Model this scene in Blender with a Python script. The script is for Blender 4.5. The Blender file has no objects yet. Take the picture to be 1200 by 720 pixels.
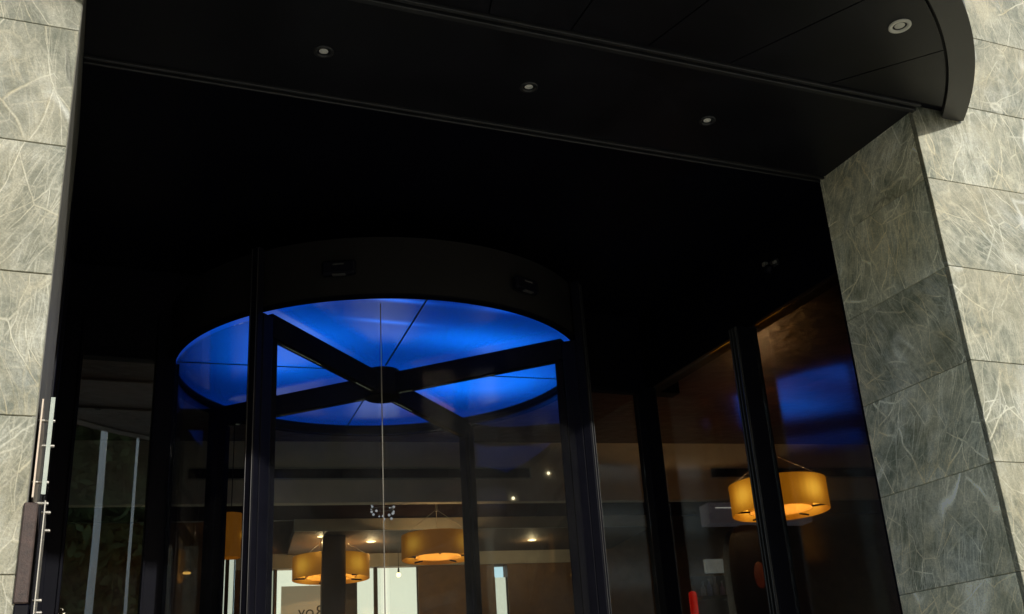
import bpy, bmesh, math, random
from mathutils import Vector, Matrix
random.seed(7)
PI = math.pi
sc = bpy.context.scene
COL = sc.collection

# ------------------------------------------------------------------ helpers
class MB:
    """collects geometry; build() links it as ONE mesh object"""
    def __init__(s):
        s.v = []; s.f = []; s.sm = []; s.tc = []; s.tone = []; s.use_tc = False
    def add(s, verts, faces, smooth=False, tc=None, tone=1.0):
        o = len(s.v)
        s.v += [tuple(p) for p in verts]
        s.f += [tuple(i + o for i in f) for f in faces]
        s.sm += [smooth] * len(faces)
        s.tc += (tc if tc else [(0, 0, 0)] * len(verts))
        s.tone += [tone] * len(verts)
        if tc: s.use_tc = True
    def box(s, lo, hi, bev=0.0, M=None, tc=None, tone=1.0):
        (x0, y0, z0), (x1, y1, z1) = lo, hi
        if x1 < x0: x0, x1 = x1, x0
        if y1 < y0: y0, y1 = y1, y0
        if z1 < z0: z0, z1 = z1, z0
        if bev <= 0 or bev * 2.2 > min(x1 - x0, y1 - y0, z1 - z0):
            V = [(x0,y0,z0),(x1,y0,z0),(x1,y1,z0),(x0,y1,z0),(x0,y0,z1),(x1,y0,z1),(x1,y1,z1),(x0,y1,z1)]
            F = [(0,3,2,1),(4,5,6,7),(0,1,5,4),(1,2,6,5),(2,3,7,6),(3,0,4,7)]
        else:
            bm = bmesh.new()
            bmesh.ops.create_cube(bm, size=1.0)
            for v in bm.verts:
                v.co = ((x0+x1)/2 + v.co.x*(x1-x0), (y0+y1)/2 + v.co.y*(y1-y0), (z0+z1)/2 + v.co.z*(z1-z0))
            bmesh.ops.bevel(bm, geom=bm.edges[:], offset=bev, segments=1, affect='EDGES', profile=0.5)
            bm.verts.index_update()
            V = [v.co[:] for v in bm.verts]; F = [[v.index for v in f.verts] for f in bm.faces]
            bm.free()
        t = None
        if tc is not None: t = [tc(p) for p in V]
        if M is not None: V = [(M @ Vector(p))[:] for p in V]
        s.add(V, F, False, t, tone)
    def prism(s, pts, z0, z1, smooth_side=False):
        n = len(pts)
        V = [(p[0], p[1], z0) for p in pts] + [(p[0], p[1], z1) for p in pts]
        s.add(V, [tuple(range(n))[::-1], tuple(range(n, 2*n))])
        s.add(V, [(i, (i+1) % n, n+(i+1) % n, n+i) for i in range(n)], smooth_side)
    def arc_band(s, c, r0, r1, z0, z1, a0, a1, n=48):
        """curved wall / ring sector, angles in degrees"""
        full = abs(a1 - a0) >= 359.9
        m = n if full else n + 1
        V = []
        for i in range(m):
            a = math.radians(a0 + (a1 - a0) * i / n)
            ca, sa = math.cos(a), math.sin(a)
            V += [(c[0]+r0*ca, c[1]+r0*sa, z0), (c[0]+r1*ca, c[1]+r1*sa, z0), (c[0]+r1*ca, c[1]+r1*sa, z1), (c[0]+r0*ca, c[1]+r0*sa, z1)]
        side = []; flat = []
        for i in range(n):
            j = (i + 1) % m
            A, B = 4*i, 4*j
            flat += [(A, B, B+1, A+1), (A+3, A+2, B+2, B+3)]
            side += [(A+1, B+1, B+2, A+2), (A, A+3, B+3, B)]
        if not full:
            flat += [(0, 1, 2, 3), (4*n, 4*n+3, 4*n+2, 4*n+1)]
        # separate copies so the flat rims stay crisp
        s.add(V, flat, False); s.add(V, side, True)
    def tube(s, p0, p1, r0, r1=None, n=10, cap=True):
        r1 = r0 if r1 is None else r1
        p0, p1 = Vector(p0), Vector(p1); d = (p1 - p0).normalized()
        u = d.cross(Vector((0, 0, 1)) if abs(d.z) < .9 else Vector((1, 0, 0))).normalized(); w = d.cross(u)
        V = []
        for p, r in ((p0, r0), (p1, r1)):
            for i in range(n):
                a = 2*PI*i/n; V.append((p + u*(r*math.cos(a)) + w*(r*math.sin(a)))[:])
        s.add(V, [(i, n+i, n+(i+1) % n, (i+1) % n) for i in range(n)], True)
        if cap: s.add(V, [tuple(range(n)), tuple(range(n, 2*n))[::-1]])
    def lathe(s, c, prof, n=24, smooth=True):
        """prof: (r, z) list, revolved about a vertical axis through c"""
        V = []
        for r, z in prof:
            for i in range(n):
                a = 2*PI*i/n; V.append((c[0]+r*math.cos(a), c[1]+r*math.sin(a), c[2]+z))
        F = [(k*n+i, k*n+(i+1) % n, (k+1)*n+(i+1) % n, (k+1)*n+i) for k in range(len(prof)-1) for i in range(n)]
        s.add(V, F, smooth)
    def sphere(s, c, r, n=10):
        s.lathe(c, [(max(1e-4, r*math.sin(PI*k/n)), -r*math.cos(PI*k/n)) for k in range(n+1)], n*2)
    def build(s, name, mat, parent=None, origin=None):
        me = bpy.data.meshes.new(name)
        off = Vector(origin) if origin is not None else Vector((0, 0, 0))
        me.from_pydata([tuple(Vector(p) - off) for p in s.v], [], s.f)
        me.polygons.foreach_set('use_smooth', s.sm)
        if s.use_tc:
            a = me.attributes.new('tc', 'FLOAT_VECTOR', 'POINT'); a.data.foreach_set('vector', [x for t in s.tc for x in t])
            b = me.attributes.new('tone', 'FLOAT', 'POINT'); b.data.foreach_set('value', s.tone)
        bm = bmesh.new(); bm.from_mesh(me); bmesh.ops.recalc_face_normals(bm, faces=bm.faces[:]); bm.to_mesh(me); bm.free()
        me.materials.append(mat)
        o = bpy.data.objects.new(name, me); COL.objects.link(o)
        o.location = off
        if parent is not None:
            o.parent = parent; o.matrix_parent_inverse = Matrix.Identity(4)
            o.location = off - PARENT_LOC.get(parent.name, Vector((0, 0, 0)))
        else: pass
        PARENT_LOC[o.name] = off.copy()
        return o
PARENT_LOC = {}
def thing(name, label, cat, loc=(0, 0, 0), group=None):
    o = bpy.data.objects.new(name, None); COL.objects.link(o); o.location = loc
    o.empty_display_size = .1
    o['label'] = label; o['category'] = cat
    if group: o['group'] = group
    PARENT_LOC[o.name] = Vector(loc)
    return o
def tag(o, label, cat, group=None):
    o['label'] = label; o['category'] = cat
    if group: o['group'] = group
    return o
def structure(o): o['kind'] = 'structure'; return o
def copy_tree(o, parent=None):
    c = o.copy(); COL.objects.link(c)
    if parent: c.parent = parent
    PARENT_LOC[c.name] = PARENT_LOC.get(o.name, Vector((0,0,0))).copy()
    for ch in list(o.children): copy_tree(ch, c)
    return c

# ------------------------------------------------------------------ materials
def nodes(name):
    m = bpy.data.materials.new(name); m.use_nodes = True
    nt = m.node_tree; nt.nodes.clear()
    out = nt.nodes.new('ShaderNodeOutputMaterial')
    return m, nt, out
def nn(nt, t, **kw):
    n = nt.nodes.new(t)
    for k, v in kw.items():
        if k in n.inputs.keys(): n.inputs[k].default_value = v
        else: setattr(n, k, v)
    return n
def math_n(nt, op, a, b=None, c=None, clamp=False):
    n = nt.nodes.new('ShaderNodeMath'); n.operation = op; n.use_clamp = clamp
    for i, x in enumerate((a, b, c)):
        if x is None: continue
        if isinstance(x, (int, float)): n.inputs[i].default_value = x
        else: nt.links.new(x, n.inputs[i])
    return n.outputs[0]
def mixc(nt, f, a, b, blend='MIX'):
    n = nt.nodes.new('ShaderNodeMix'); n.data_type = 'RGBA'; n.blend_type = blend
    for s, x in ((n.inputs[0], f), (n.inputs[6], a), (n.inputs[7], b)):
        if isinstance(x, (int, float)): s.default_value = x
        elif isinstance(x, tuple): s.default_value = (*x, 1)
        else: nt.links.new(x, s)
    return n.outputs[2]
def simple(name, col, rough=.5, metal=0.0, var=.25, scale=6.0, bump=0.0, bscale=60.0, spec=.5, rvar=.15, em=None, emcol=None):
    m, nt, out = nodes(name)
    b = nn(nt, 'ShaderNodeBsdfPrincipled'); b.inputs['Roughness'].default_value = rough; b.inputs['Metallic'].default_value = metal
    b.inputs['Specular IOR Level'].default_value = spec
    tc = nn(nt, 'ShaderNodeTexCoord')
    n1 = nn(nt, 'ShaderNodeTexNoise', Scale=scale, Detail=6.0, Roughness=.65); nt.links.new(tc.outputs['Object'], n1.inputs['Vector'])
    lo = tuple(c*(1-var) for c in col); hi = tuple(min(1, c*(1+var)) for c in col)
    cr = mixc(nt, math_n(nt, 'MULTIPLY_ADD', n1.outputs['Fac'], 2.0, -.5, True), lo, hi)
    nt.links.new(cr, b.inputs['Base Color'])
    if rvar:
        nt.links.new(math_n(nt, 'MULTIPLY_ADD', n1.outputs['Fac'], rvar*2, rough-rvar, True), b.inputs['Roughness'])
    if bump:
        n2 = nn(nt, 'ShaderNodeTexNoise', Scale=bscale, Detail=4.0); nt.links.new(tc.outputs['Object'], n2.inputs['Vector'])
        bp = nn(nt, 'ShaderNodeBump', Strength=bump, Distance=.01); nt.links.new(n2.outputs['Fac'], bp.inputs['Height']); nt.links.new(bp.outputs[0], b.inputs['Normal'])
    if em:
        b.inputs['Emission Color'].default_value = (*(emcol or col), 1); b.inputs['Emission Strength'].default_value = em
    nt.links.new(b.outputs[0], out.inputs[0])
    return m
def stone(name, rough=.5):
    m, nt, out = nodes(name)
    L = nt.links.new
    b = nn(nt, 'ShaderNodeBsdfPrincipled')
    at = nn(nt, 'ShaderNodeAttribute', attribute_name='tc')
    tn = nn(nt, 'ShaderNodeAttribute', attribute_name='tone')
    def noise(vec, scale, detail=3.0, rough_=.55, loc=None, rot=0, scl=None):
        if loc or rot or scl:
            mp = nn(nt, 'ShaderNodeMapping'); mp.inputs['Rotation'].default_value = (0, 0, math.radians(rot))
            mp.inputs['Location'].default_value = loc or (0, 0, 0); mp.inputs['Scale'].default_value = scl or (1, 1, 1)
            L(vec, mp.inputs['Vector']); vec = mp.outputs[0]
        n = nn(nt, 'ShaderNodeTexNoise', Scale=scale, Detail=detail, Roughness=rough_); L(vec, n.inputs['Vector']); return n
    def warp(vec, scale, amt, detail=2.0, loc=None):
        w = noise(vec, scale, detail, loc=loc)
        sub = nn(nt, 'ShaderNodeVectorMath', operation='SUBTRACT'); L(w.outputs['Color'], sub.inputs[0]); sub.inputs[1].default_value = (.5, .5, .5)
        sc_ = nn(nt, 'ShaderNodeVectorMath', operation='SCALE'); L(sub.outputs[0], sc_.inputs[0]); sc_.inputs['Scale'].default_value = amt
        ad = nn(nt, 'ShaderNodeVectorMath', operation='ADD'); L(vec, ad.inputs[0]); L(sc_.outputs[0], ad.inputs[1]); return ad.outputs[0]
    T = at.outputs['Vector']
    P = warp(T, 1.3, .20)
    Q = warp(P, 7.0, .020, 3.0)
    def ridge(vec, ang, stretch, scale, width, off, detail=1.0):
        n = noise(vec, scale, detail, .5, (off, off*.7, off*1.3), ang, (1, stretch, 1))
        d = math_n(nt, 'ABSOLUTE', math_n(nt, 'SUBTRACT', n.outputs['Fac'], .5))
        return math_n(nt, 'SUBTRACT', 1.0, math_n(nt, 'DIVIDE', d, width), None, True)
    def ramp(n, a, b): return math_n(nt, 'MULTIPLY_ADD', n.outputs['Fac'], a, b, True)
    m1 = ramp(noise(P, 3.0, 4.0, .6), 8.0, -3.4)
    m2 = ramp(noise(P, 2.6, 4.0, .6, (7, 3, 1)), 8.0, -3.4)
    m3 = ramp(noise(P, 3.6, 4.0, .6, (17, 13, 4)), 8.0, -3.4)
    hair = None
    def crackle(ang, st, sc_, wd, off, mk):
        vo = nn(nt, 'ShaderNodeTexVoronoi', Scale=sc_); vo.feature = 'DISTANCE_TO_EDGE'
        mp = nn(nt, 'ShaderNodeMapping'); mp.inputs['Rotation'].default_value = (0, 0, math.radians(ang)); mp.inputs['Scale'].default_value = (1, st, 1); mp.inputs['Location'].default_value = (off, off*.6, off*.3)
        L(Q, mp.inputs['Vector']); L(mp.outputs[0], vo.inputs['Vector'])
        return math_n(nt, 'MULTIPLY', math_n(nt, 'SUBTRACT', 1.0, math_n(nt, 'DIVIDE', vo.outputs['Distance'], wd), None, True), mk)
    m4 = ramp(noise(P, 5.0, 4.0, .6, (3, 23, 14)), 4.0, -1.5)
    wv = ramp(noise(P, 6.0, 3.0, .6, (41, 3, 8)), 2.4, -.25)
    for (ang, st, sc_, wd, off, mk, am) in ((80, .40, 3.4, .0095, 0, m1, 1), (36, .42, 3.9, .0095, 5, m2, 1), (-15, .42, 3.6, .009, 11, m3, 1), (-58, .34, 4.6, .011, 17, m4, 1), (64, .20, 7, .020, 23, m2, .5), (12, .28, 7, .018, 29, m1, .45), (108, .20, 8, .022, 37, m3, .5), (-35, .5, 12, .028, 43, m4, .4), (85, .4, 14, .034, 51, m2, .4)):
        v = math_n(nt, 'MULTIPLY', math_n(nt, 'POWER', crackle(ang, st, sc_, wd, off, mk), .7), am)
        hair = v if hair is None else math_n(nt, 'MAXIMUM', hair, v)
    for (ang, st, sc_, wd, off, mk) in ((65, .08, 10, .022, 0, m4), (112, .08, 11, .022, 6.1, m3), (20, .09, 12, .02, 16.1, m2)):
        hair = math_n(nt, 'MAXIMUM', hair, math_n(nt, 'MULTIPLY', math_n(nt, 'MULTIPLY', ridge(Q, ang, st, sc_, wd, off), mk), .42))
    hair = math_n(nt, 'MULTIPLY', hair, wv)
    thick = math_n(nt, 'MULTIPLY', ridge(Q, 55, .35, 2.2, .020, 21., 3.0), ramp(noise(P, 2.0, 2.0, .5, (31, 2, 8)), 6.0, -3.2))
    # streaky body
    st = noise(Q, 13.0, 10.0, .78, None, 68, (1, .55, 1))
    cl = noise(P, 4.0, 6.0, .68)
    body = math_n(nt, 'ADD', math_n(nt, 'MULTIPLY', st.outputs['Fac'], 1.5), math_n(nt, 'MULTIPLY', cl.outputs['Fac'], 1.6))
    body = math_n(nt, 'MULTIPLY_ADD', body, 1.7, -2.15, True)
    col = mixc(nt, body, (.105, .118, .085), (.345, .332, .25))
    col = mixc(nt, ramp(noise(P, 1.9, 3.0, .5, (2, 9, 5)), 1.7, -.8), col, (.36, .315, .20))
    och = mixc(nt, ramp(noise(P, 4.0, 2.0, .5, (12, 4, 9)), 3.0, -1.1), (.78, .76, .64), (.58, .47, .26))
    col = mixc(nt, math_n(nt, 'MULTIPLY', hair, .66), col, och)
    col = mixc(nt, math_n(nt, 'MULTIPLY', thick, .9), col, (.80, .80, .74))
    # pale mineral patches and dark cleft scars
    pt = math_n(nt, 'MULTIPLY', ramp(noise(P, 3.0, 7.0, .72, (9, 31, 2), 60, (1, .6, 1)), 4.0, -2.1), .52)
    col = mixc(nt, pt, col, (.66, .67, .62))
    cf = math_n(nt, 'MULTIPLY', ridge(Q, 72, .22, 4.0, .010, 33., 3.0), ramp(noise(P, 3.0, 2.0, .5, (5, 8, 38)), 7.0, -3.9))
    col = mixc(nt, math_n(nt, 'MULTIPLY', cf, .75), col, (.06, .06, .045))
    gr = noise(T, 120.0, 3.0, .7)
    gm = math_n(nt, 'MULTIPLY', math_n(nt, 'MULTIPLY_ADD', gr.outputs['Fac'], 1.1, .45), tn.outputs['Fac'])
    comb = nn(nt, 'ShaderNodeCombineColor'); [L(gm, comb.inputs[k]) for k in range(3)]
    col = mixc(nt, 1.0, col, comb.outputs[0], 'MULTIPLY')
    L(col, b.inputs['Base Color'])
    L(math_n(nt, 'MULTIPLY_ADD', body, -.12, rough + .06), b.inputs['Roughness'])
    bp = nn(nt, 'ShaderNodeBump', Strength=.25, Distance=.006)
    L(math_n(nt, 'ADD', math_n(nt, 'MULTIPLY', gr.outputs['Fac'], .5), math_n(nt, 'ADD', math_n(nt, 'MULTIPLY', hair, .6), math_n(nt, 'SUBTRACT', math_n(nt, 'ADD', st.outputs['Fac'], math_n(nt, 'MULTIPLY', cl.outputs['Fac'], 2.0)), cf))), bp.inputs['Height']); L(bp.outputs[0], b.inputs['Normal'])
    L(b.outputs[0], out.inputs[0])
    return m
def glass(name, tint=(.80,.84,.84), ior=1.75, rough=0.0, warp=.004):
    """architectural pane: straight transmission plus Fresnel reflection, seen alike from both sides"""
    m, nt, out = nodes(name); L = nt.links.new
    geo = nn(nt, 'ShaderNodeNewGeometry')
    fr = nn(nt, 'ShaderNodeFresnel')
    L(math_n(nt, 'ADD', math_n(nt, 'MULTIPLY', geo.outputs['Backfacing'], 1/ior - ior), ior), fr.inputs['IOR'])
    tr = nn(nt, 'ShaderNodeBsdfTransparent'); tr.inputs[0].default_value = (*tint, 1)
    gl = nn(nt, 'ShaderNodeBsdfGlossy', Roughness=rough); gl.inputs[0].default_value = (1, 1, 1, 1)
    tc = nn(nt, 'ShaderNodeTexCoord'); n = nn(nt, 'ShaderNodeTexNoise', Scale=1.3, Detail=1.0); L(tc.outputs['Object'], n.inputs['Vector'])
    bp = nn(nt, 'ShaderNodeBump', Strength=warp*25, Distance=.02); L(n.outputs['Fac'], bp.inputs['Height']); L(bp.outputs[0], gl.inputs['Normal'])
    mx = nn(nt, 'ShaderNodeMixShader'); L(fr.outputs[0], mx.inputs[0]); L(tr.outputs[0], mx.inputs[1]); L(gl.outputs[0], mx.inputs[2])
    # thin dusty film, thicker in patches
    d2 = nn(nt, 'ShaderNodeTexNoise', Scale=3.0, Detail=8.0, Roughness=.7); L(tc.outputs['Object'], d2.inputs['Vector'])
    df = nn(nt, 'ShaderNodeBsdfDiffuse'); df.inputs[0].default_value = (.5, .48, .45, 1)
    m2_ = nn(nt, 'ShaderNodeMixShader'); L(math_n(nt, 'MULTIPLY_ADD', d2.outputs['Fac'], .018, -.005, True), m2_.inputs[0]); L(mx.outputs[0], m2_.inputs[1]); L(df.outputs[0], m2_.inputs[2])
    L(m2_.outputs[0], out.inputs[0])
    return m
def glow(name, col, strength, var=.15, scale=3.0, rough=.6, base=None):
    m, nt, out = nodes(name); L = nt.links.new
    b = nn(nt, 'ShaderNodeBsdfPrincipled', Roughness=rough); b.inputs['Base Color'].default_value = (*(base or tuple(c*.5 for c in col)), 1)
    tc = nn(nt, 'ShaderNodeTexCoord'); n = nn(nt, 'ShaderNodeTexNoise', Scale=scale, Detail=3.0); L(tc.outputs['Object'], n.inputs['Vector'])
    b.inputs['Emission Color'].default_value = (*col, 1)
    L(math_n(nt, 'MULTIPLY', math_n(nt, 'MULTIPLY_ADD', n.outputs['Fac'], var*2, 1-var), strength), b.inputs['Emission Strength'])
    L(b.outputs[0], out.inputs[0])
    return m
def spots_glow(name, spots, base_e, cold, hot, strength, rough=.15, basecol=(.01,.02,.06), rim=None, coat=0.0):
    """backlit translucent panel: lamps behind it at the given places (object space, x y sx sy amount)"""
    m, nt, out = nodes(name); L = nt.links.new
    b = nn(nt, 'ShaderNodeBsdfPrincipled', Roughness=rough); b.inputs['Base Color'].default_value = (*basecol, 1)
    b.inputs['Specular IOR Level'].default_value = .22
    if coat: b.inputs['Coat Weight'].default_value = coat; b.inputs['Coat Roughness'].default_value = .04
    tc = nn(nt, 'ShaderNodeTexCoord'); sp = nn(nt, 'ShaderNodeSeparateXYZ'); L(tc.outputs['Object'], sp.inputs[0])
    nz = nn(nt, 'ShaderNodeTexNoise', Scale=1.6, Detail=2.0); L(tc.outputs['Object'], nz.inputs['Vector'])
    tot = math_n(nt, 'MULTIPLY_ADD', nz.outputs['Fac'], .10, base_e-.05)
    for (x, y, sx, sy, amt) in spots:
        dx = math_n(nt, 'DIVIDE', math_n(nt, 'SUBTRACT', sp.outputs[0], x), sx); dy = math_n(nt, 'DIVIDE', math_n(nt, 'SUBTRACT', sp.outputs[1], y), sy)
        r2 = math_n(nt, 'ADD', math_n(nt, 'MULTIPLY', dx, dx), math_n(nt, 'MULTIPLY', dy, dy))
        tot = math_n(nt, 'ADD', tot, math_n(nt, 'MULTIPLY', math_n(nt, 'EXPONENT', math_n(nt, 'MULTIPLY', r2, -1.0)), amt))
    tot = math_n(nt, 'MINIMUM', math_n(nt, 'MAXIMUM', tot, .0), 1.0)
    col = mixc(nt, tot, cold, hot)
    L(col, b.inputs['Emission Color'])
    L(math_n(nt, 'MULTIPLY', tot, strength), b.inputs['Emission Strength'])
    L(b.outputs[0], out.inputs[0])
    return m
def shade_mat(name, bulbs, axis_r, strength, col=(1.0,.31,.008), hot=(1.0,.50,.055)):
    """fabric shade lit from inside by bulbs at the given angles (object space)"""
    m, nt, out = nodes(name); L = nt.links.new
    b = nn(nt, 'ShaderNodeBsdfPrincipled', Roughness=.8); b.inputs['Base Color'].default_value = (.40, .22, .05, 1)
    tc = nn(nt, 'ShaderNodeTexCoord'); sp = nn(nt, 'ShaderNodeSeparateXYZ'); L(tc.outputs['Object'], sp.inputs[0])
    tot = None
    for a in bulbs:
        bx, by = axis_r*math.cos(a), axis_r*math.sin(a)
        dx = math_n(nt, 'SUBTRACT', sp.outputs[0], bx); dy = math_n(nt, 'SUBTRACT', sp.outputs[1], by); dz = math_n(nt, 'MULTIPLY', sp.outputs[2], 1.1)
        r2 = math_n(nt, 'ADD', math_n(nt, 'ADD', math_n(nt, 'MULTIPLY', dx, dx), math_n(nt, 'MULTIPLY', dy, dy)), math_n(nt, 'MULTIPLY', dz, dz))
        g = math_n(nt, 'EXPONENT', math_n(nt, 'MULTIPLY', r2, -1/(.135*axis_r/.4)**2))
        tot = g if tot is None else math_n(nt, 'ADD', tot, g)
    # vertical weave of the fabric
    wv = nn(nt, 'ShaderNodeTexNoise', Scale=40.0, Detail=2.0); mp = nn(nt, 'ShaderNodeMapping'); mp.inputs['Scale'].default_value = (1, 1, .05); L(tc.outputs['Object'], mp.inputs['Vector']); L(mp.outputs[0], wv.inputs['Vector'])
    lvl = math_n(nt, 'MULTIPLY_ADD', tot, 1.15, .30, False)
    lvl2 = math_n(nt, 'MULTIPLY', lvl, math_n(nt, 'MULTIPLY_ADD', wv.outputs['Fac'], .5, .75))
    L(mixc(nt, tot, col, hot), b.inputs['Emission Color'])
    L(math_n(nt, 'MULTIPLY', lvl2, strength), b.inputs['Emission Strength'])
    L(b.outputs[0], out.inputs[0])
    return m

M_STONE = stone('green_veined_stone')
M_JOINT = simple('dark_joint', (.13,.11,.08), .9)
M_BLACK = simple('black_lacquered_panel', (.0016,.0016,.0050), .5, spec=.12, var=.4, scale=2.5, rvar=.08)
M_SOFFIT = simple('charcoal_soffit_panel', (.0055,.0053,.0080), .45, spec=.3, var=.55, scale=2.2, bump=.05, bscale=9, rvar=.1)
M_RIM = simple('grey_metal_rim', (.055,.053,.052), .45, metal=.0, var=.2, scale=5)
M_WING = simple('matt_black_wing', (.005,.005,.008), .85, spec=0.0, var=.2)
M_TRACK = simple('dark_track', (.03,.029,.03), .4, metal=.2)
M_FRAME = simple('black_aluminium', (.0045,.0045,.008), .6, spec=.06, var=.25, scale=8, rvar=.08)
M_JAMB = simple('weathered_dark_jamb', (.13,.125,.112), .55, var=.4, scale=14)
M_DRUM = simple('drum_fascia_grey', (.014,.013,.0135), .7, spec=.08, var=.15, scale=3)
M_GLASS = glass('tinted_glass', (.86,.88,.88), 1.55, warp=.0015)
M_GLASS_CRISP = glass('reflective_glass', (.86,.87,.87), 2.25, .0, warp=.0008)
M_GLASS_SIDE = glass('mirrorish_glass', (.86,.87,.87), 2.45, .10, warp=.003)
M_GLASS_CLEAR = glass('clear_glass', (.96,.97,.965), 1.15, warp=.0)
M_GLASS_AR = glass('coated_curved_glass', (.97,.98,.975), 1.05, warp=.0)
M_STEEL = simple('brushed_steel', (.36,.34,.31), .4, metal=.7, var=.15)
M_CHROME = simple('bright_steel_edge', (.16,.15,.13), .4, metal=.4)
M_WOOD = simple('rusty_brown_box', (.052,.033,.029), .7, var=.7, scale=22, bump=.2, bscale=160)
M_PLASTER = simple('tan_plaster', (.70,.64,.55), .8, var=.12, scale=5, bump=.1, bscale=30)
M_PLASTER_DK = simple('dark_maroon_plaster', (.028,.009,.009), .7, var=.3)
M_CEIL = simple('brown_metallic_stucco', (.055,.020,.013), .34, metal=.25, var=.8, scale=3, bump=1.0, bscale=10, spec=.6)
M_GREYBAND = simple('grey_painted_band', (.42,.42,.38), .7, var=.08)
M_LOWCEIL = simple('brown_soffit_paint', (.10,.062,.035), .7, var=.15)
M_OAK = simple('brown_timber_panel', (.30,.16,.06), .55, var=.3, scale=7, bump=.1)
M_FLOOR = simple('dark_lobby_floor', (.06,.05,.045), .3, var=.3)
M_WHITE = simple('white_plastic', (.7,.68,.6), .4, var=.05)

# ------------------------------------------------------------------ camera
# fitted to the vanishing points of the stone courses, the reveal joints and the posts
R = Matrix(((0.91535,-0.39541,-0.07599),(0,0,0),(0,0,0)))
def cam_matrix(yaw, pitch, roll):
    ca, sa, cb, sb, cc, s_ = math.cos(yaw), math.sin(yaw), math.cos(pitch), math.sin(pitch), math.cos(roll), math.sin(roll)
    fwd = Vector((sa*cb, ca*cb, sb)); r = Vector((ca, -sa, 0)); u = r.cross(fwd)
    r2 = r*cc + u*s_; u2 = u*cc - r*s_
    m = Matrix((r2, u2, -fwd)).transposed().to_4x4()
    return m
cam_d = bpy.data.cameras.new('camera'); cam = bpy.data.objects.new('camera', cam_d); COL.objects.link(cam)
cam.matrix_world = Matrix.Translation((0, 0, 1.6)) @ cam_matrix(0.41016241, 0.38435894, -0.06539577)
cam_d.sensor_width = 36; cam_d.sensor_fit = 'HORIZONTAL'; cam_d.lens = 1243.47339/1200*36
cam_d.clip_start = .05; cam_d.clip_end = 2000
sc.camera = cam

# ------------------------------------------------------------------ light
SUN_DIR = Vector((-.28, 1.0, -.44)).normalized()        # the way the light travels
elev = math.asin(-SUN_DIR.z); az = math.atan2(-SUN_DIR.x, -SUN_DIR.y)   # azimuth from +Y towards +X
w = bpy.data.worlds.new('World'); sc.world = w; w.use_nodes = True
nt = w.node_tree; nt.nodes.clear()
wo = nt.nodes.new('ShaderNodeOutputWorld'); bg = nt.nodes.new('ShaderNodeBackground'); sky = nt.nodes.new('ShaderNodeTexSky')
sky.sky_type = 'NISHITA'; sky.sun_disc = False; sky.sun_elevation = elev; sky.sun_rotation = az; sky.dust_density = 1.6
bg.inputs[1].default_value = .15
nt.links.new(sky.outputs[0], bg.inputs[0]); nt.links.new(bg.outputs[0], wo.inputs[0])
sl = bpy.data.lights.new('sun', 'SUN'); sl.energy = 2.3; sl.angle = math.radians(1.0); sl.color = (1.0, .985, .985)
so = bpy.data.objects.new('sun', sl); COL.objects.link(so); so.location = (5, -20, 20)
so.rotation_euler = SUN_DIR.to_track_quat('-Z', 'Y').to_euler()

# ------------------------------------------------------------------ ground
m_ground = simple('pale_ground', (.46,.42,.33), .9, var=.15, scale=.3)
m_pave = simple('pale_paving', (.64,.57,.44), .85, var=.15, scale=.8, bump=.1)
m_road = simple('asphalt', (.055,.055,.056), .9, var=.25, scale=3)
g = MB(); g.add([(-400,-400,-.13),(400,-400,-.13),(400,400,-.13),(-400,400,-.13)], [(0,1,2,3)]); structure(g.build('ground', m_ground))
g = MB(); g.box((-60,-7.2,-.13),(60,3.58,0)); structure(g.build('pavement', m_pave))
g = MB(); g.box((-60,-15.5,-.129),(60,-7.21,-.122)); structure(g.build('road', m_road))
g = MB(); g.box((-60,-30,-.13),(60,-15.51,0)); structure(g.build('far_pavement', m_pave))

# ------------------------------------------------------------------ stone walls
ZJ = [2.147 + .4986*k for k in range(-5, 15)]
ZJ = [0.0] + [z for z in ZJ if z > .1]
def tile_tc(cu, cv, ang, off):
    ca, sa = math.cos(ang), math.sin(ang)
    def f(uv):
        u, v, wv = uv
        u -= cu; v -= cv
        return (u*ca - v*sa + off[0], u*sa + v*ca + off[1], wv + off[2])
    return f
def cladding(mb, us, vs, th, M, gap=.0024, tone=(.9, 1.1), rnd=None, dark=None):
    """tiles in a (u, v, w) frame; M maps the frame to the world, w=0 is the wall face and +w goes into the wall"""
    rnd = rnd or random
    for v0, v1 in zip(vs[:-1], vs[1:]):
        for u0, u1 in zip(us[:-1], us[1:]):
            cu, cv = (u0+u1)/2, (v0+v1)/2
            f = tile_tc(cu, cv, rnd.uniform(-.7, .7) + rnd.choice((0, PI)), (rnd.uniform(0, 50), rnd.uniform(0, 50), rnd.uniform(0, 50)))
            dw = rnd.uniform(0, .0015)
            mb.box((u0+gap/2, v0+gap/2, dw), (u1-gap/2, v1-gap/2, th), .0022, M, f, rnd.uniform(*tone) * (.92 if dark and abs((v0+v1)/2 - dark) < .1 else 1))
def frame(origin, u, v, wv):
    m = Matrix((Vector(u), Vector(v), Vector(wv))).transposed().to_4x4(); m.translation = Vector(origin); return m
XL, XR, YF, YR = -.119, 3.946, 3.6, 4.39
rs = random.Random(11)
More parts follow.
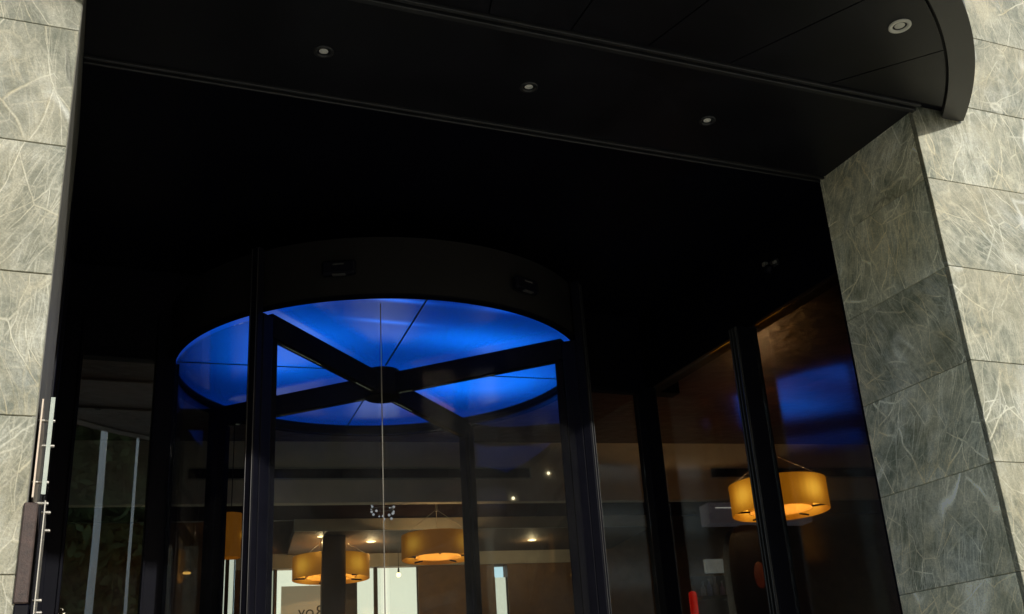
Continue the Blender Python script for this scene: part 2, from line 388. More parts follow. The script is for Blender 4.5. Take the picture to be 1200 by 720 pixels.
# right wall with its deep reveal
rw = thing('stone_wall', 'pale veined stone wall turning into a darker deep reveal on the right of the entrance', 'stone wall', (XR+2, YF, 0))
mb = MB(); us = [XR, XR+1.30, XR+2.6, XR+3.9, XR+5.2, XR+6.5, XR+7.8, XR+9.1]
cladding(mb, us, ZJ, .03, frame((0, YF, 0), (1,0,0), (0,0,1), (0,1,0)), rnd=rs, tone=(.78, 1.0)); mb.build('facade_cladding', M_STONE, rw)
mb = MB(); cladding(mb, [YF+.032, YR], ZJ, .03, frame((XR, 0, 0), (0,1,0), (0,0,1), (1,0,0)), rnd=rs, tone=(2.0, 2.3), dark=3.39); mb.build('reveal_cladding', M_STONE, rw)  # reveal tiles coloured much lighter, standing in for light that doesn't reach them
mb = MB(); mb.box((XR+.028, YF+.028, 0), (XR+9.1, YR-.002, ZJ[-1])); mb.build('wall_core', M_JOINT, rw)
# left wall
lw = thing('stone_wall', 'sunlit grey-beige veined stone wall on the left edge, with a thin dark jamb', 'stone wall', (XL-1, YF, 0))
mb = MB(); us = [XL-7.2, XL-6.0, XL-4.8, XL-3.6, XL-2.4, XL-1.2, XL-.002]
cladding(mb, us, ZJ, .03, frame((0, YF, 0), (1,0,0), (0,0,1), (0,1,0)), rnd=rs, tone=(.72, .86)); mb.build('facade_cladding', M_STONE, lw)
mb = MB(); mb.box((XL-7.2, YF+.028, 0), (XL-.02, 4.97, ZJ[-1])); mb.build('wall_core', M_JOINT, lw)
mb = MB(); mb.box((XL-.018, YF+.004, 0), (XL, 4.20, 4.53), .002); mb.box((XL-.018, 4.205, 0), (XL, 4.97, 4.53), .002); mb.build('jamb', M_JAMB, lw)
# wall above the portal, behind and over the canopy
uw = thing('stone_lintel_wall', 'stone wall above the entrance, hidden behind the canopy', 'stone wall', (1.9, YF, 4.6))
mb = MB(); cladding(mb, [XL, XL+1.0, XL+2.0, XL+3.0, XR], [4.60]+[z for z in ZJ if z > 4.7], .03, frame((0, YF, 0), (1,0,0), (0,0,1), (0,1,0)), rnd=rs); mb.build('facade_cladding', M_STONE, uw)
mb = MB(); mb.box((XL+.003, YF+.028, 4.60), (XR+.02, 4.30, ZJ[-1])); mb.build('wall_core', M_JOINT, uw)

# ------------------------------------------------------------------ canopy
CC = (1.908, 5.112); RI, RO = 2.703, 2.826; ZC = 4.54
can = thing('entrance_canopy', 'charcoal segmental canopy with a curved metal rim over the entrance', 'canopy', (1.9, YF, ZC))
def clipped_arc(r, y, side):   # angle at which radius r meets Y = y
    s = (y - CC[1]) / r; a = math.degrees(math.asin(s)); return a if side > 0 else -180 - a
YC = YF - .012
aR0, aR1 = clipped_arc(RO, YC, -1), clipped_arc(RO, YC, 1)
# soffit panels, radial joints
mb = MB()
joints = [-90 + k*14.0 for k in range(-4, 5)]
a_lo, a_hi = clipped_arc(RI-.014, YC-.07, -1), clipped_arc(RI-.014, YC-.07, 1)
joints = [a_lo] + [j for j in joints if a_lo+3 < j < a_hi-3] + [a_hi]
for j0, j1 in zip(joints[:-1], joints[1:]):
    r = RI - .014; gap = math.degrees(.0035/r)
    # wedge clipped by the track line Y = YC - .07
    e0, e1 = j0 + (gap if j0 != a_lo else 0), j1 - (gap if j1 != a_hi else 0)
    pts = []
    for k in range(17):
        a = math.radians(e0 + (e1-e0)*k/16); pts.append((CC[0]+r*math.cos(a), CC[1]+r*math.sin(a)))
    yl = YC - .07
    def onl(a, sgn):
        a = math.radians(a); t = (yl - CC[1]) / math.sin(a); return (CC[0] + t*math.cos(a) + sgn*.002, yl)
    if j1 != a_hi: pts.append(onl(e1, -1))
    if j0 != a_lo: pts.append(onl(e0, 1))
    if len(pts) >= 3: mb.prism(pts, ZC, ZC+.02)
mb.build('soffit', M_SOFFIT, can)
mb = MB(); mb.arc_band(CC, RI, RO, ZC-.006, ZC+.34, aR0, aR1, 96); mb.build('rim', M_RIM, can)
mb = MB()
pts = []
for k in range(65):
    a = math.radians(aR0 + 1.5 + (aR1-aR0-3)*k/64); pts.append((CC[0]+(RI+.02)*math.cos(a), min(YC-.001, CC[1]+(RI+.02)*math.sin(a))))
mb.prism(pts, ZC+.024, ZC+.335); mb.build('canopy_body', M_BLACK, can)
mb = MB()
xe = .004
mb.box((XL+.3-.28, YC-.062, ZC-.014), (XR-xe, YC-.040, ZC+.02), .003); mb.box((XL+.02, YC-.022, ZC-.018), (XR-xe, YC+.008, ZC+.02), .003)
mb.build('door_track', M_TRACK, can)

# ------------------------------------------------------------------ portal ceiling band and black recess ceiling
pc = thing('portal_ceiling', 'dark soffit band inside the portal with three recessed downlights', 'ceiling', (1.9, 4, ZC))
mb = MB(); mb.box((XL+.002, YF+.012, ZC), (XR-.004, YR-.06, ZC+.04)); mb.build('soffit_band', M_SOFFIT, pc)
mb = MB(); mb.box((XL+.002, YR-.052, ZC-.012), (XR-.004, YR-.034, ZC+.03), .003); mb.box((XL+.002, YR-.016, ZC-.016), (XR-.004, YR-.002, ZC+.03), .003); mb.build('trim', M_TRACK, pc)
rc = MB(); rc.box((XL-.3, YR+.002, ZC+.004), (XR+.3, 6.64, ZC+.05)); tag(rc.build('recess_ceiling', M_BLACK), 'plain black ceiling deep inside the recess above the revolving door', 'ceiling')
# unseen slab added to keep sky light out of the recess and lobby
sb = MB(); sb.box((-7, 4.31, 4.62), (13, 15.5, 4.9)); tag(sb.build('sky_blocking_slab', M_JOINT), 'unseen concrete slab added above the lobby to block sky light', 'slab')

# downlights
def downlight(x, y, z, label, white=False):
    t = thing('downlight', label, 'ceiling light', (x, y, z), 'recessed downlights in the portal soffit')
    rm = M_WHITE if white else M_TRACK
    mb = MB(); r = .052 if white else .045
    mb.lathe((x, y, z), [(r, .001), (r, -.005), (r-.004, -.008), (r*.66, -.006), (r*.62, .004)], 28); mb.build('trim_ring', rm, t, (x, y, z))
    mb = MB(); mb.lathe((x, y, z), [(r*.61, .0035), (r*.5, .001), (r*.40, -.0012), (r*.2, -.0035), (1e-4, -.0045)], 24); mb.build('lens', M_LENS if not white else M_WHITE, t, (x, y, z))
    return t
M_LENS = simple('frosted_lens', (.80,.78,.72), .25, var=.2, scale=60)
downlight(.247*3.6, 1.111*3.6, ZC, 'recessed downlight on the dark soffit band farthest from the deep stone reveal')
downlight(.528*3.6, 1.108*3.6, ZC, 'recessed downlight in the middle of the row of three on the dark soffit band')
downlight(.813*3.6, 1.111*3.6, ZC, 'recessed downlight on the dark soffit band nearest the deep stone reveal')
downlight(.934*3.6, .840*3.6, ZC, 'white-ringed round downlight in the curved canopy near its rim', True)

# ------------------------------------------------------------------ back screen and side screens of the recess
YB = 6.66; XS = 3.98; ZH = 3.955; DC = (1.897, 6.66); DR = 1.348; ZD = 3.97
def bars(mb, lst, bev=.003):
    for lo, hi in lst: mb.box(lo, hi, bev)
# header over the drum and doors
hd = MB(); hd.box((XL-.2, YB, 4.213), (XR+.3, YB+.12, ZC+.10)); hd.box((3.26, YB+.002, ZH), (XR+.3, YB+.118, 4.212))
tag(hd.build('door_header', M_BLACK), 'black header panel running above the revolving door and side lights', 'header panel')
# left screen
ls = thing('glazed_screen', 'narrow black framed glass screen mirroring two white flagpoles and trees', 'glass screen', (.2, YB, 0))
mb = MB(); bars(mb, [((XL, YB-.06, 0), (0, YB+.06, 4.21)), ((.425, YB-.06, 0), (.545, YB+.06, 4.21)), ((.001, YB-.045, 3.925), (.424, YB+.045, 3.985)), ((.001, YB-.045, 0), (.424, YB+.045, .12))]); mb.build('frame', M_FRAME, ls)
mb = MB(); bars(mb, [((-.018, YB-.075, 0), (-.002, YB-.0605, 4.2)), ((.427, YB-.075, 0), (.440, YB-.0605, 4.2)), ((XL+.002, YB-.07, 0), (XL+.03, YB-.0605, 4.2))], .002); mb.build('bead', M_FRAME, ls)
mb = MB(); mb.box((.001, YB-.005, .12), (.424, YB+.005, 3.925)); mb.build('pane', M_GLASS_CRISP, ls)
mb = MB(); mb.box((.001, YB-.02, 3.986), (.424, YB+.02, 4.21)); mb.build('transom_panel', M_BLACK, ls)
# right screen
rsn = thing('glazed_screen', 'narrow black framed glass screen between the revolving door and the side windows', 'glass screen', (3.6, YB, 0))
mb = MB(); bars(mb, [((3.249, YB-.06, 0), (3.45, YB+.06, ZH)), ((3.866, YB-.09, 0), (3.985, YB+.06, ZH)), ((3.451, YB-.045, 0), (3.865, YB+.045, .12)), ((3.451, YB-.03, ZH-.03), (3.865, YB+.03, ZH))]); mb.build('frame', M_FRAME, rsn)
mb = MB(); mb.box((3.451, YB-.005, .12), (3.865, YB+.005, ZH-.03)); mb.build('pane', M_GLASS_CRISP, rsn)
# right side screen (runs in depth)
ss = thing('side_window_screen', 'dark window wall with two tall panes running from the stone reveal, mirroring the blue light', 'window wall', (XS, 5.5, 0))
mb = MB(); mb.box((XS-.03, YR+.002, ZH), (XS+.10, YB-.002, ZC+.06)); mb.build('header', M_BLACK, ss)
mb = MB(); bars(mb, [((XS-.115, 5.29, 0), (XS+.03, 5.375, ZH-.001)), ((XS-.02, YR+.002, 0), (XS+.03, YR+.03, ZH-.001)), ((XS-.02, YR+.031, 0), (XS+.03, YB-.092, .12))]); mb.build('mullion', M_FRAME, ss)
mb = MB(); bars(mb, [((XS-.135, 5.296, 0), (XS-.1155, 5.306, ZH-.004)), ((XS-.135, 5.33, 0), (XS-.1155, 5.338, ZH-.004)), ((XS-.135, 5.358, 0), (XS-.1155, 5.370, ZH-.004))], .002); mb.build('bead', M_TRACK, ss)
for y0, y1 in ((YR+.031, 5.289), (5.376, YB-.092)):
    mb = MB(); mb.box((XS-.005, y0, .121), (XS+.005, y1, ZH-.002)); mb.build('pane', M_GLASS_SIDE, ss)
# left side of the recess
lsd = MB(); lsd.box((XL-.10, 4.975, 0), (XL-.012, YB-.062, ZC)); lsd.box((XL-.0115, 5.9, 0), (XL+.012, 5.98, ZC-.3), .003); lsd.box((XL-.0115, 5.2, 0), (XL+.006, 5.26, ZC-.3), .003)
tag(lsd.build('recess_wall', M_BLACK), 'black inner wall of the recess beyond the thin dark jamb', 'wall')

# small camera on the right header
sc_ = thing('security_camera', 'small dome camera with glinting white bits on the black panel above the side windows', 'security camera', (XS-.03, 4.93, 4.20))
mb = MB(); mb.box((XS-.055, 4.88, 4.215), (XS-.0305, 4.98, 4.255), .004); mb.build('bracket', M_TRACK, sc_)
mb = MB(); mb.sphere((XS-.07, 4.94, 4.205), .030, 8); mb.build('dome', M_BLACK, sc_)
mb = MB(); mb.box((XS-.075, 4.870, 4.222), (XS-.0555, 4.895, 4.236), .002); mb.build('badge', M_STEEL, sc_)
mb = MB(); mb.box((XS-.085, 4.955, 4.238), (XS-.0555, 4.985, 4.262), .002); mb.build('indicator', M_STEEL, sc_)

# ------------------------------------------------------------------ revolving door
rd = thing('revolving_door', 'large black four-wing revolving door under a glowing blue round ceiling', 'revolving door', (DC[0], DC[1], 0))
mb = MB(); mb.arc_band(DC, DR+.010, DR+.045, ZD-.020, 4.305, -180+.8, -.8, 72)
mb.build('drum_fascia', M_DRUM, rd)
mb = MB(); mb.arc_band(DC, DR+.002, DR+.050, ZD-.032, ZD-.0205, -180, 0, 96); mb.build('drum_lip', M_WING, rd)
mb = MB(); mb.arc_band(DC, DR+.002, DR+.062, ZD-.070, ZD-.036, .2, 179.8, 96); mb.build('drum_lip', M_WING, rd)
mb = MB(); mb.arc_band(DC, DR+.010, DR+.045, ZD-.035, 4.305, .8, 180-.8, 72); mb.build('rear_fascia', M_DRUM, rd)
cap = MB(); cap.arc_band(DC, .01, DR+.008, ZD+.035, ZD+.08, 0, 360, 96); cap.build('drum_top', M_BLACK, rd)
SPOTS = [(.64,.18,.48,.34,.72), (.44,-.70,.55,.24,.62), (-.67,-.52,.48,.38,.46), (-.67,.05,.38,.30,.46), (1.06,-.12,.30,.42,.42), (-.25,-1.225,.22,.03,.50), (-.20,-.885,.22,.03,.45), (.50,-1.22,.30,.04,.35), (-1.05,-.2,.30,.5,.22), (.05,.75,.6,.25,.10), (-1.2,.1,.25,.9,-.15)]
M_DISC = spots_glow('blue_backlit_panel', SPOTS, .30, (.0,.020,.42), (.0,.15,1.0), .82, .2, (.002,.006,.02), coat=0)
mb = MB()
for q in range(4):
    a0, a1 = -94 + 90*q, -94 + 90*(q+1)
    n = 40; rr = DR - .002; gp = .0035
    am = math.radians((a0+a1)/2); ox, oy = gp*1.414*math.cos(am), gp*1.414*math.sin(am)
    pts = [(DC[0]+ox, DC[1]+oy)] + [(DC[0]+ox+(rr-.006)*math.cos(math.radians(a0+(a1-a0)*k/n)), DC[1]+oy+(rr-.006)*math.sin(math.radians(a0+(a1-a0)*k/n))) for k in range(n+1)]
    mb.prism(pts, ZD, ZD+.03)
disc = mb.build('light_ceiling', M_DISC, rd, (DC[0], DC[1], ZD))
mb = MB()
for q in range(2):
    A = math.radians(-94 + 90*q); M = frame((DC[0], DC[1], 0), (math.cos(A), math.sin(A), 0), (-math.sin(A), math.cos(A), 0), (0, 0, 1))
    for sg in (-1, 1): mb.box((sg*.122, -.0045, ZD-.005), (sg*(DR-.01), .0045, ZD-.001), 0, M)
mb.build('panel_joint', M_BLACK, disc, (DC[0], DC[1], ZD))
mb = MB(); mb.lathe((DC[0], DC[1], 0), [(1e-4, 3.772), (.115, 3.772), (.12, 3.777), (.12, 3.962), (1e-4, 3.967)], 40); mb.build('hub', M_WING, rd)
# wings
for a in (45, 135, 225, 315):
    A = math.radians(a)
    M = frame((DC[0], DC[1], 0), (math.cos(A), math.sin(A), 0), (-math.sin(A), math.cos(A), 0), (0, 0, 1))
    mb = MB(); mb.box((.085, -.028, 3.79), (1.316, .028, 3.935), .004, M); wg = mb.build('wing', M_WING, rd)
    mb = MB(); mb.box((1.262, -.030, .03), (1.316, .030, 3.789), .004, M); mb.build('stile', M_WING, wg)
    mb = MB(); mb.box((.035, -.025, .03), (1.261, .025, .28), .004, M); mb.build('bottom_rail', M_FRAME, wg)
    mb = MB(); mb.box((.035, -.005, .281), (1.261, .005, 3.789), 0, M); mb.build('pane', M_GLASS_CLEAR, wg)
# drum posts
for a in (-45, -135, 45, 135):
    A = math.radians(a); M = frame((DC[0], DC[1], 0), (math.cos(A), math.sin(A), 0), (-math.sin(A), math.cos(A), 0), (0, 0, 1))
    mb = MB(); mb.box((DR-.03, -.034, 0), (DR+.0618, .034, ZD-.0635), .003, M)
    if a < 0: mb.box((DR+.0625, -.030 if a == -135 else -.034, 0), (DR+.115, .030, 4.30), .004, M)
    mb.build('drum_post', M_FRAME, rd)
    if a < 0:
        mb = MB(); mb.box((DR+.1155, -.020, 0), (DR+.121, -.015, 4.29), .001, M); mb.build('post_bead', M_TRACK, rd)
        mb = MB(); mb.box((DR+.1155, .020, 0), (DR+.121, .025, 4.29), .001, M); mb.build('post_bead', M_TRACK, rd)
mb = MB()
for a in (0, 180):
    A = math.radians(a); M = frame((DC[0], DC[1], 0), (math.cos(A), math.sin(A), 0), (-math.sin(A), math.cos(A), 0), (0, 0, 1))
    mb.box((DR-.02, -.04, 0), (DR+.02, .04, ZD-.063), .003, M)
mb.build('jamb_post', M_FRAME, rd)
for a0, a1 in ((-42.5, -2), (2, 42.5), (137.5, 178), (182, 222.5)):
    mb = MB(); mb.arc_band(DC, DR-.006, DR+.006, .05, ZD-.063, a0, a1, 24); mb.build('curved_pane', M_GLASS, rd)
for a0, a1 in ((-132.4, -106.25), (-105.75, -47.6)):
    mb = MB(); mb.arc_band(DC, DR+.012, DR+.022, .05, ZD-.063, a0, a1, 32); mb.build('curved_pane', M_GLASS_AR, rd)
A = math.radians(-106); M = frame((DC[0], DC[1], 0), (math.cos(A), math.sin(A), 0), (-math.sin(A), math.cos(A), 0), (0, 0, 1))
mb = MB(); mb.box((DR+.010, -.003, .05), (DR+.025, .003, ZD-.07), .001, M); mb.build('glass_edge', M_CHROME, rd)
# sensors on the fascia
for a in (-114.5, -67.5):
    A = math.radians(a); M = frame((DC[0], DC[1], 0), (math.cos(A), math.sin(A), 0), (-math.sin(A), math.cos(A), 0), (0, 0, 1))
    mb = MB(); mb.box((DR+.046, -.115, 4.065), (DR+.095, .075, 4.150), .012, M); s_o = mb.build('motion_sensor', M_BLACK, rd)
    mb = MB(); mb.box((DR+.070, -.055, 4.058), (DR+.098, .020, 4.0645), .002, M); mb.box((DR+.0955, -.05, 4.118), (DR+.0985, .012, 4.126), 0, M); mb.build('sensor_window', M_RIM, s_o)

# ------------------------------------------------------------------ plaques and box on the left jamb
gp = thing('glass_plaque', 'small double glass plaque on steel pins above the brown box', 'plaque', (XL+.02, 3.8, 2.5))
mb = MB(); mb.box((XL+.036, 3.63, 2.40), (XL+.046, 4.05, 2.72), .001); mb.build('front_sheet', M_GLASS_CLEAR, gp)
mb = MB(); mb.box((XL+.0345, 3.626, 2.40), (XL+.0475, 3.6295, 2.72)); mb.build('sheet_edge', simple('glass_edge_green', (.34,.38,.34), .3), gp)
mb = MB(); mb.box((XL+.008, 3.63, 2.39), (XL+.014, 4.05, 2.715), .001); mb.build('back_sheet', simple('copper_sheet', (.46,.38,.31), .4, metal=.3), gp)
for y, z in ((3.68, 2.655), (4.0, 2.655), (3.68, 2.45), (4.0, 2.45)):
    mb = MB(); mb.tube((XL+.002, y, z), (XL+.047, y, z), .006, n=12); mb.tube((XL+.047, y, z), (XL+.053, y, z), .0065, .005, 12); mb.build('pin', M_STEEL, gp)
bx = thing('brown_box', 'weathered brown box fixed to the thin dark jamb below the glass plaque', 'box', (XL, 3.75, 2.2))
mb = MB(); mb.box((XL-.010, 3.585, 2.06), (XL+.031, 4.00, 2.365), .004); mb.build('body', M_WOOD, bx)
mb = MB(); mb.box((XL-.006, 3.59, 1.80), (XL+.036, 3.99, 2.058), .003); mb.build('base', M_BLACK, bx)
sp = thing('steel_plaque', 'thin bright plaque on steel pins in front of the brown box', 'plaque', (XL+.05, 3.8, 2.2))
mb = MB(); mb.box((XL+.048, 3.60, 2.02), (XL+.052, 3.98, 2.375), .001); mb.build('sheet', M_STEEL, sp)
for y, z in ((3.64, 2.345), (3.64, 2.075), (3.94, 2.345), (3.94, 2.075)):
    mb = MB(); mb.tube((XL+.041, y, z), (XL+.062, y, z), .005, n=12); mb.tube((XL+.062, y, z), (XL+.068, y, z), .006, .0045, 12); mb.build('pin', M_STEEL, sp)

# ------------------------------------------------------------------ lobby (its back runs about 8 degrees off the facade)
LA = Vector((.896, 9.21, 0)); LU = Vector((.99014, -.14006, 0)).normalized(); LN = Vector((-LU.y, LU.x, 0))
LM = frame(LA, LU, LN, (0, 0, 1))
def L3(u, d, z): return (LM @ Vector((u, d, z)))
ZL = 4.12
fl = MB(); fl.box((-6, 4.5, .002), (12.5, 15, .02)); structure(fl.build('lobby_floor', M_FLOOR))
fe = MB(); fe.box((XL-.01, 3.585, .001), (XR+.02, 4.495, .015)); structure(fe.build('entrance_floor', simple('stone_threshold', (.30,.28,.24), .6)))
fe = MB(); fe.box((XL-.01, 4.51, .021), (XR+.02, 6.6, .028)); structure(fe.build('vestibule_floor', simple('entrance_mat', (.05,.05,.05), .9)))
# ceiling of the front lobby
lc = MB(); V = [(-6, YB+.13, ZL), (XS+.11, YB+.13, ZL), (XS+.11, YR+.02, ZL), (12.4, YR+.02, ZL)] + [L3(12.0, .02, ZL)[:], L3(-7.0, .02, ZL)[:]]
lc.prism([(p[0], p[1]) for p in V], ZL, ZL+.04); tag(lc.build('lobby_ceiling', M_CEIL), 'brown metallic stucco ceiling of the lobby seen through the side windows', 'ceiling')
bk = thing('bulkhead', 'tan plaster bulkhead across the lobby with slim dark air slots', 'bulkhead', L3(3, 0, 3.57)[:])
mb = MB(); mb.box((-7.0, 0, 3.575), (12.0, .10, 4.5), 0, LM); mb.build('face', M_PLASTER, bk)
for u0, u1 in ((.02, 3.02), (4.83, 6.63)):
    mb = MB(); mb.box((u0, -.012, 3.775), (u1, -.001, 3.79), .002, LM); mb.box((u0, -.012, 3.875), (u1, -.001, 3.89), .002, LM); mb.box((u0-.015, -.012, 3.775), (u0-.001, -.001, 3.89), .002, LM); mb.box((u1+.001, -.012, 3.775), (u1+.015, -.001, 3.89), .002, LM); vf = mb.build('vent_frame', M_GREYBAND, bk)
    mb = MB(); mb.box((u0, -.006, 3.791), (u1, -.002, 3.874), 0, LM)
    for k in range(1, 4): mb.box((u0 + (u1-u0)*k/4-.006, -.011, 3.791), (u0 + (u1-u0)*k/4+.006, -.0065, 3.874), 0, LM)
    mb.build('slot', M_BLACK, vf)
# second, lower ceiling zone
b2 = MB(); b2.box((-7, .101, 4.10), (12, 1.0, 4.14), 0, LM); tag(b2.build('cove_ceiling', M_PLASTER_DK), 'dark maroon ceiling strip between the two lobby bulkheads', 'ceiling')
bl = thing('low_ceiling', 'low brown ceiling at the back of the lobby with a pale grey front edge', 'ceiling', L3(2.5, 1.5, 3.52)[:])
mb = MB(); mb.box((.96, 1.0, 3.52), (4.6, 1.03, 3.635), .003, LM); mb.build('front_edge', M_GREYBAND, bl)
mb = MB(); mb.box((.97, 1.031, 3.53), (4.6, 2.40, 3.62), 0, LM); mb.build('soffit', M_LOWCEIL, bl)
mb = MB(); mb.box((-7, 1.04, 3.637), (12, 1.10, 4.5), 0, LM); mb.build('upstand', M_PLASTER_DK, bl)
# back wall
bw = thing('lobby_back_wall', 'timber back wall of the lobby with bright windows in it', 'wall', L3(3, 2.4, 0)[:])
mb = MB()
WINS = [(.60, .845), (.86, 1.57), (1.70, 2.37), (3.22, 3.37)]
prev = .44
mb.box((-7, 2.40, 0), (.10, 2.6, 4.5), 0, LM)
for u0, u1 in WINS + [(12.0, 12.0)]:
    if u0 > prev+.002: mb.box((prev, 2.40, 0), (u0, 2.6, 3.385), 0, LM)
    prev = u1
mb.box((.44, 2.40, 3.386), (12.0, 2.6, 4.5), 0, LM); mb.box((.101, 2.40, 3.66), (.439, 2.6, 4.5), 0, LM)
mb.build('timber_panelling', M_OAK, bw)
mb = MB(); mb.box((.44, 2.385, 3.387), (4.2, 2.399, 3.545), .002, LM); mb.build('lintel_strip', M_PLASTER, bw)
def window(u0, u1, z0, z1, label, strength, col=(.80,.83,.72), bars_=()):
    t = thing('window', label, 'window', L3((u0+u1)/2, 2.5, z0)[:], 'bright windows in the back wall of the lobby')
    mb = MB(); mb.box((u0+.002, 2.47, z0), (u1-.002, 2.48, z1), 0, LM); mb.build('pane', glow('daylit_frosted_pane', col, strength, .12, 1.2), t)
    mb = MB(); wd = .012
    mb.box((u0+.001, 2.43, z0), (u0+wd, 2.469, z1), .002, LM); mb.box((u1-wd, 2.43, z0), (u1-.001, 2.469, z1), .002, LM)
    for b in bars_: mb.box((b-.02, 2.42, z0), (b+.02, 2.469, z1), .002, LM)
    mb.build('frame', M_LOWCEIL, t)
    return t
window(.60, .845, 1.0, 3.384, 'narrow greyish lit window pane beside the left drum post', .36, (.70,.74,.60))
window(.86, 1.57, 1.0, 3.384, 'bright window behind the amber drum lamp with a tan notice hung in it', .72)
window(1.70, 2.37, 1.0, 3.384, 'bright window right of the brown column with a slim bar across', .70, bars_=(1.91,))
window(3.22, 3.37, 1.0, 3.25, 'very narrow bright window slit in the timber wall', .70)
window(.101, .439, 1.0, 3.655, 'bright window strip seen left of the left drum post', .62, bars_=(.36,))
# notice with mirrored lettering, read from its back
nt_ = thing('hanging_notice', 'tan notice hung in the lit window, its lettering seen mirrored', 'notice', L3(1.12, 2.38, 2.6)[:])
mb = MB(); mb.box((.915, 2.372, 2.2), (1.50, 2.378, 3.205), .001, LM); mb.build('board', glow('backlit_tan_board', (.30,.25,.17), .42, .1, 2.0, base=(.35,.29,.2)), nt_)
cu = bpy.data.curves.new('lettering', 'FONT'); cu.body = 'Roy'; cu.size = .17; cu.extrude = .0015; cu.align_x = 'CENTER'
cu.materials.append(simple('dark_brown_print', (.06,.05,.035), .6))
tx = bpy.data.objects.new('lettering', cu); COL.objects.link(tx)
tx.parent = nt_
bpy.context.view_layer.update()
me = bpy.data.meshes.new_from_object(tx.evaluated_get(bpy.context.evaluated_depsgraph_get())); bpy.data.objects.remove(tx)
tx = bpy.data.objects.new('lettering', me); COL.objects.link(tx); tx.parent = nt_
tm = frame(L3(1.225, 2.369, 2.885), -LU, (0, 0, 1), LN*1.0)
tx.matrix_basis = Matrix.Translation(-Vector(nt_.location)) @ tm
mb = MB(); mb.tube(L3(1.21, 2.375, 3.206)[:], L3(1.21, 2.375, 3.40)[:], .003, n=6); mb.build('cord', M_TRACK, nt_)
# side walls of the lobby
sw = MB(); sw.box((-6.2, 4.4, 0), (-6.0, 15, 4.6)); tag(sw.build('lobby_side_wall', M_PLASTER_DK), 'dark wall closing the lobby on its far left', 'wall')
sw = MB(); sw.box((12.5, 4.4, 0), (12.7, 15, 4.6)); tag(sw.build('lobby_side_wall', M_PLASTER_DK), 'dark wall closing the lobby on its far right', 'wall')
sw = MB(); sw.box((-6, 5.0, 0), (XL-.13, 5.2, 4.6)); tag(sw.build('lobby_front_wall', M_PLASTER), 'plaster wall inside the lobby behind the left stone wall', 'wall')
# columns
cl_ = MB(); cl_.box((1.25, 1.28, 0), (1.475, 1.50, 3.528), .01, LM); tag(cl_.build('lobby_column', M_LOWCEIL), 'square brown column standing in front of the amber drum lamp', 'column')
cl_ = thing('steel_pilaster', 'narrow grey steel strip beside the brown column', 'panel', L3(1.64, 2.35, 0)[:])
mb = MB(); mb.box((1.575, 2.34, 0), (1.695, 2.36, 3.384), .002, LM); mb.build('strip', M_RIM, cl_)

# ------------------------------------------------------------------ lamps
def drum_lamp(pos, r, h, label, top_z, strength, rot=0.0, inner=.66):
    x, y, z = pos
    t = thing('pendant_lamp', label, 'pendant lamp', (x, y, z), 'amber drum pendant lamps in the lobby')
    bulbs = [rot + 2*PI*k/4 for k in range(4)]
    mat = shade_mat('amber_shade_fabric', bulbs, r*.93, strength)
    mb = MB(); mb.arc_band((x, y), r-.006, r, z-h/2, z+h/2, 0, 360, 72); mb.build('shade', mat, t, (x, y, z))
    ri = r*inner
    mb = MB(); mb.arc_band((x, y), ri-.006, ri, z-h/2+.02, z+h/2-.02, 0, 360, 56); mb.build('inner_shade', mat, t, (x, y, z))
    for k in range(5):
        mb = MB(); a = rot + .5 + 2*PI*k/5; mb.tube((x+ri*math.cos(a), y+ri*math.sin(a), z-h/2+.016), (x+(r-.007)*math.cos(a), y+(r-.007)*math.sin(a), z-h/2+.016), .008, n=8); mb.build('spoke', M_FRAME, t)
    mb = MB(); mb.arc_band((x, y), ri+.004, r-.007, z+h/2-.03, z+h/2-.026, 0, 360, 48); mb.build('diffuser', mat, t, (x, y, z))
    mbulb = glow('warm_bulb', (1.0,.62,.20), 6.0, .0)
    for b in bulbs:
        mb = MB(); mb.sphere((x+r*.82*math.cos(b), y+r*.82*math.sin(b), z), .030, 8); mb.build('bulb', mbulb, t)
    mb = MB(); ap = z + h/2 + .24
    for k in range(3):
        a = rot + .2 + 2*PI*k/3; mb.tube((x+(r-.01)*math.cos(a), y+(r-.01)*math.sin(a), z+h/2), (x, y, ap), .0028, n=6)
    mb.tube((x, y, ap-.02), (x, y, ap+.05), .012, n=10); mb.tube((x, y, ap+.05), (x, y, top_z), .0035, n=6)
    mb.build('suspension', M_STEEL, t)
    return t
drum_lamp((5.34, 7.10, 3.27), .39, .245, 'large amber drum pendant lamp glowing behind the side window panes', ZL-.001, .70, rot=math.radians(-82))
p = L3(1.375, 1.75, 3.285); drum_lamp(p[:], .385, .22, 'amber drum pendant lamp half hidden by the brown column', 3.529, .25, rot=math.radians(-150))
p = L3(2.245, .55, 3.27); drum_lamp(p[:], .335, .22, 'amber drum pendant lamp right of the glass joint of the revolving door', 4.099, .17, rot=math.radians(-60))
def lamp_light(pos, power, col=(1.0,.62,.30), r=.008):
    l = bpy.data.lights.new('lamp_glow', 'POINT'); l.energy = power; l.color = col; l.shadow_soft_size = r
    o = bpy.data.objects.new('lamp_glow', l); COL.objects.link(o); o.location = pos
lamp_light((5.36, 7.10, 3.27), 6); lamp_light(L3(1.375, 1.75, 3.285), 4.5); lamp_light(L3(2.245, .55, 3.27), 4)
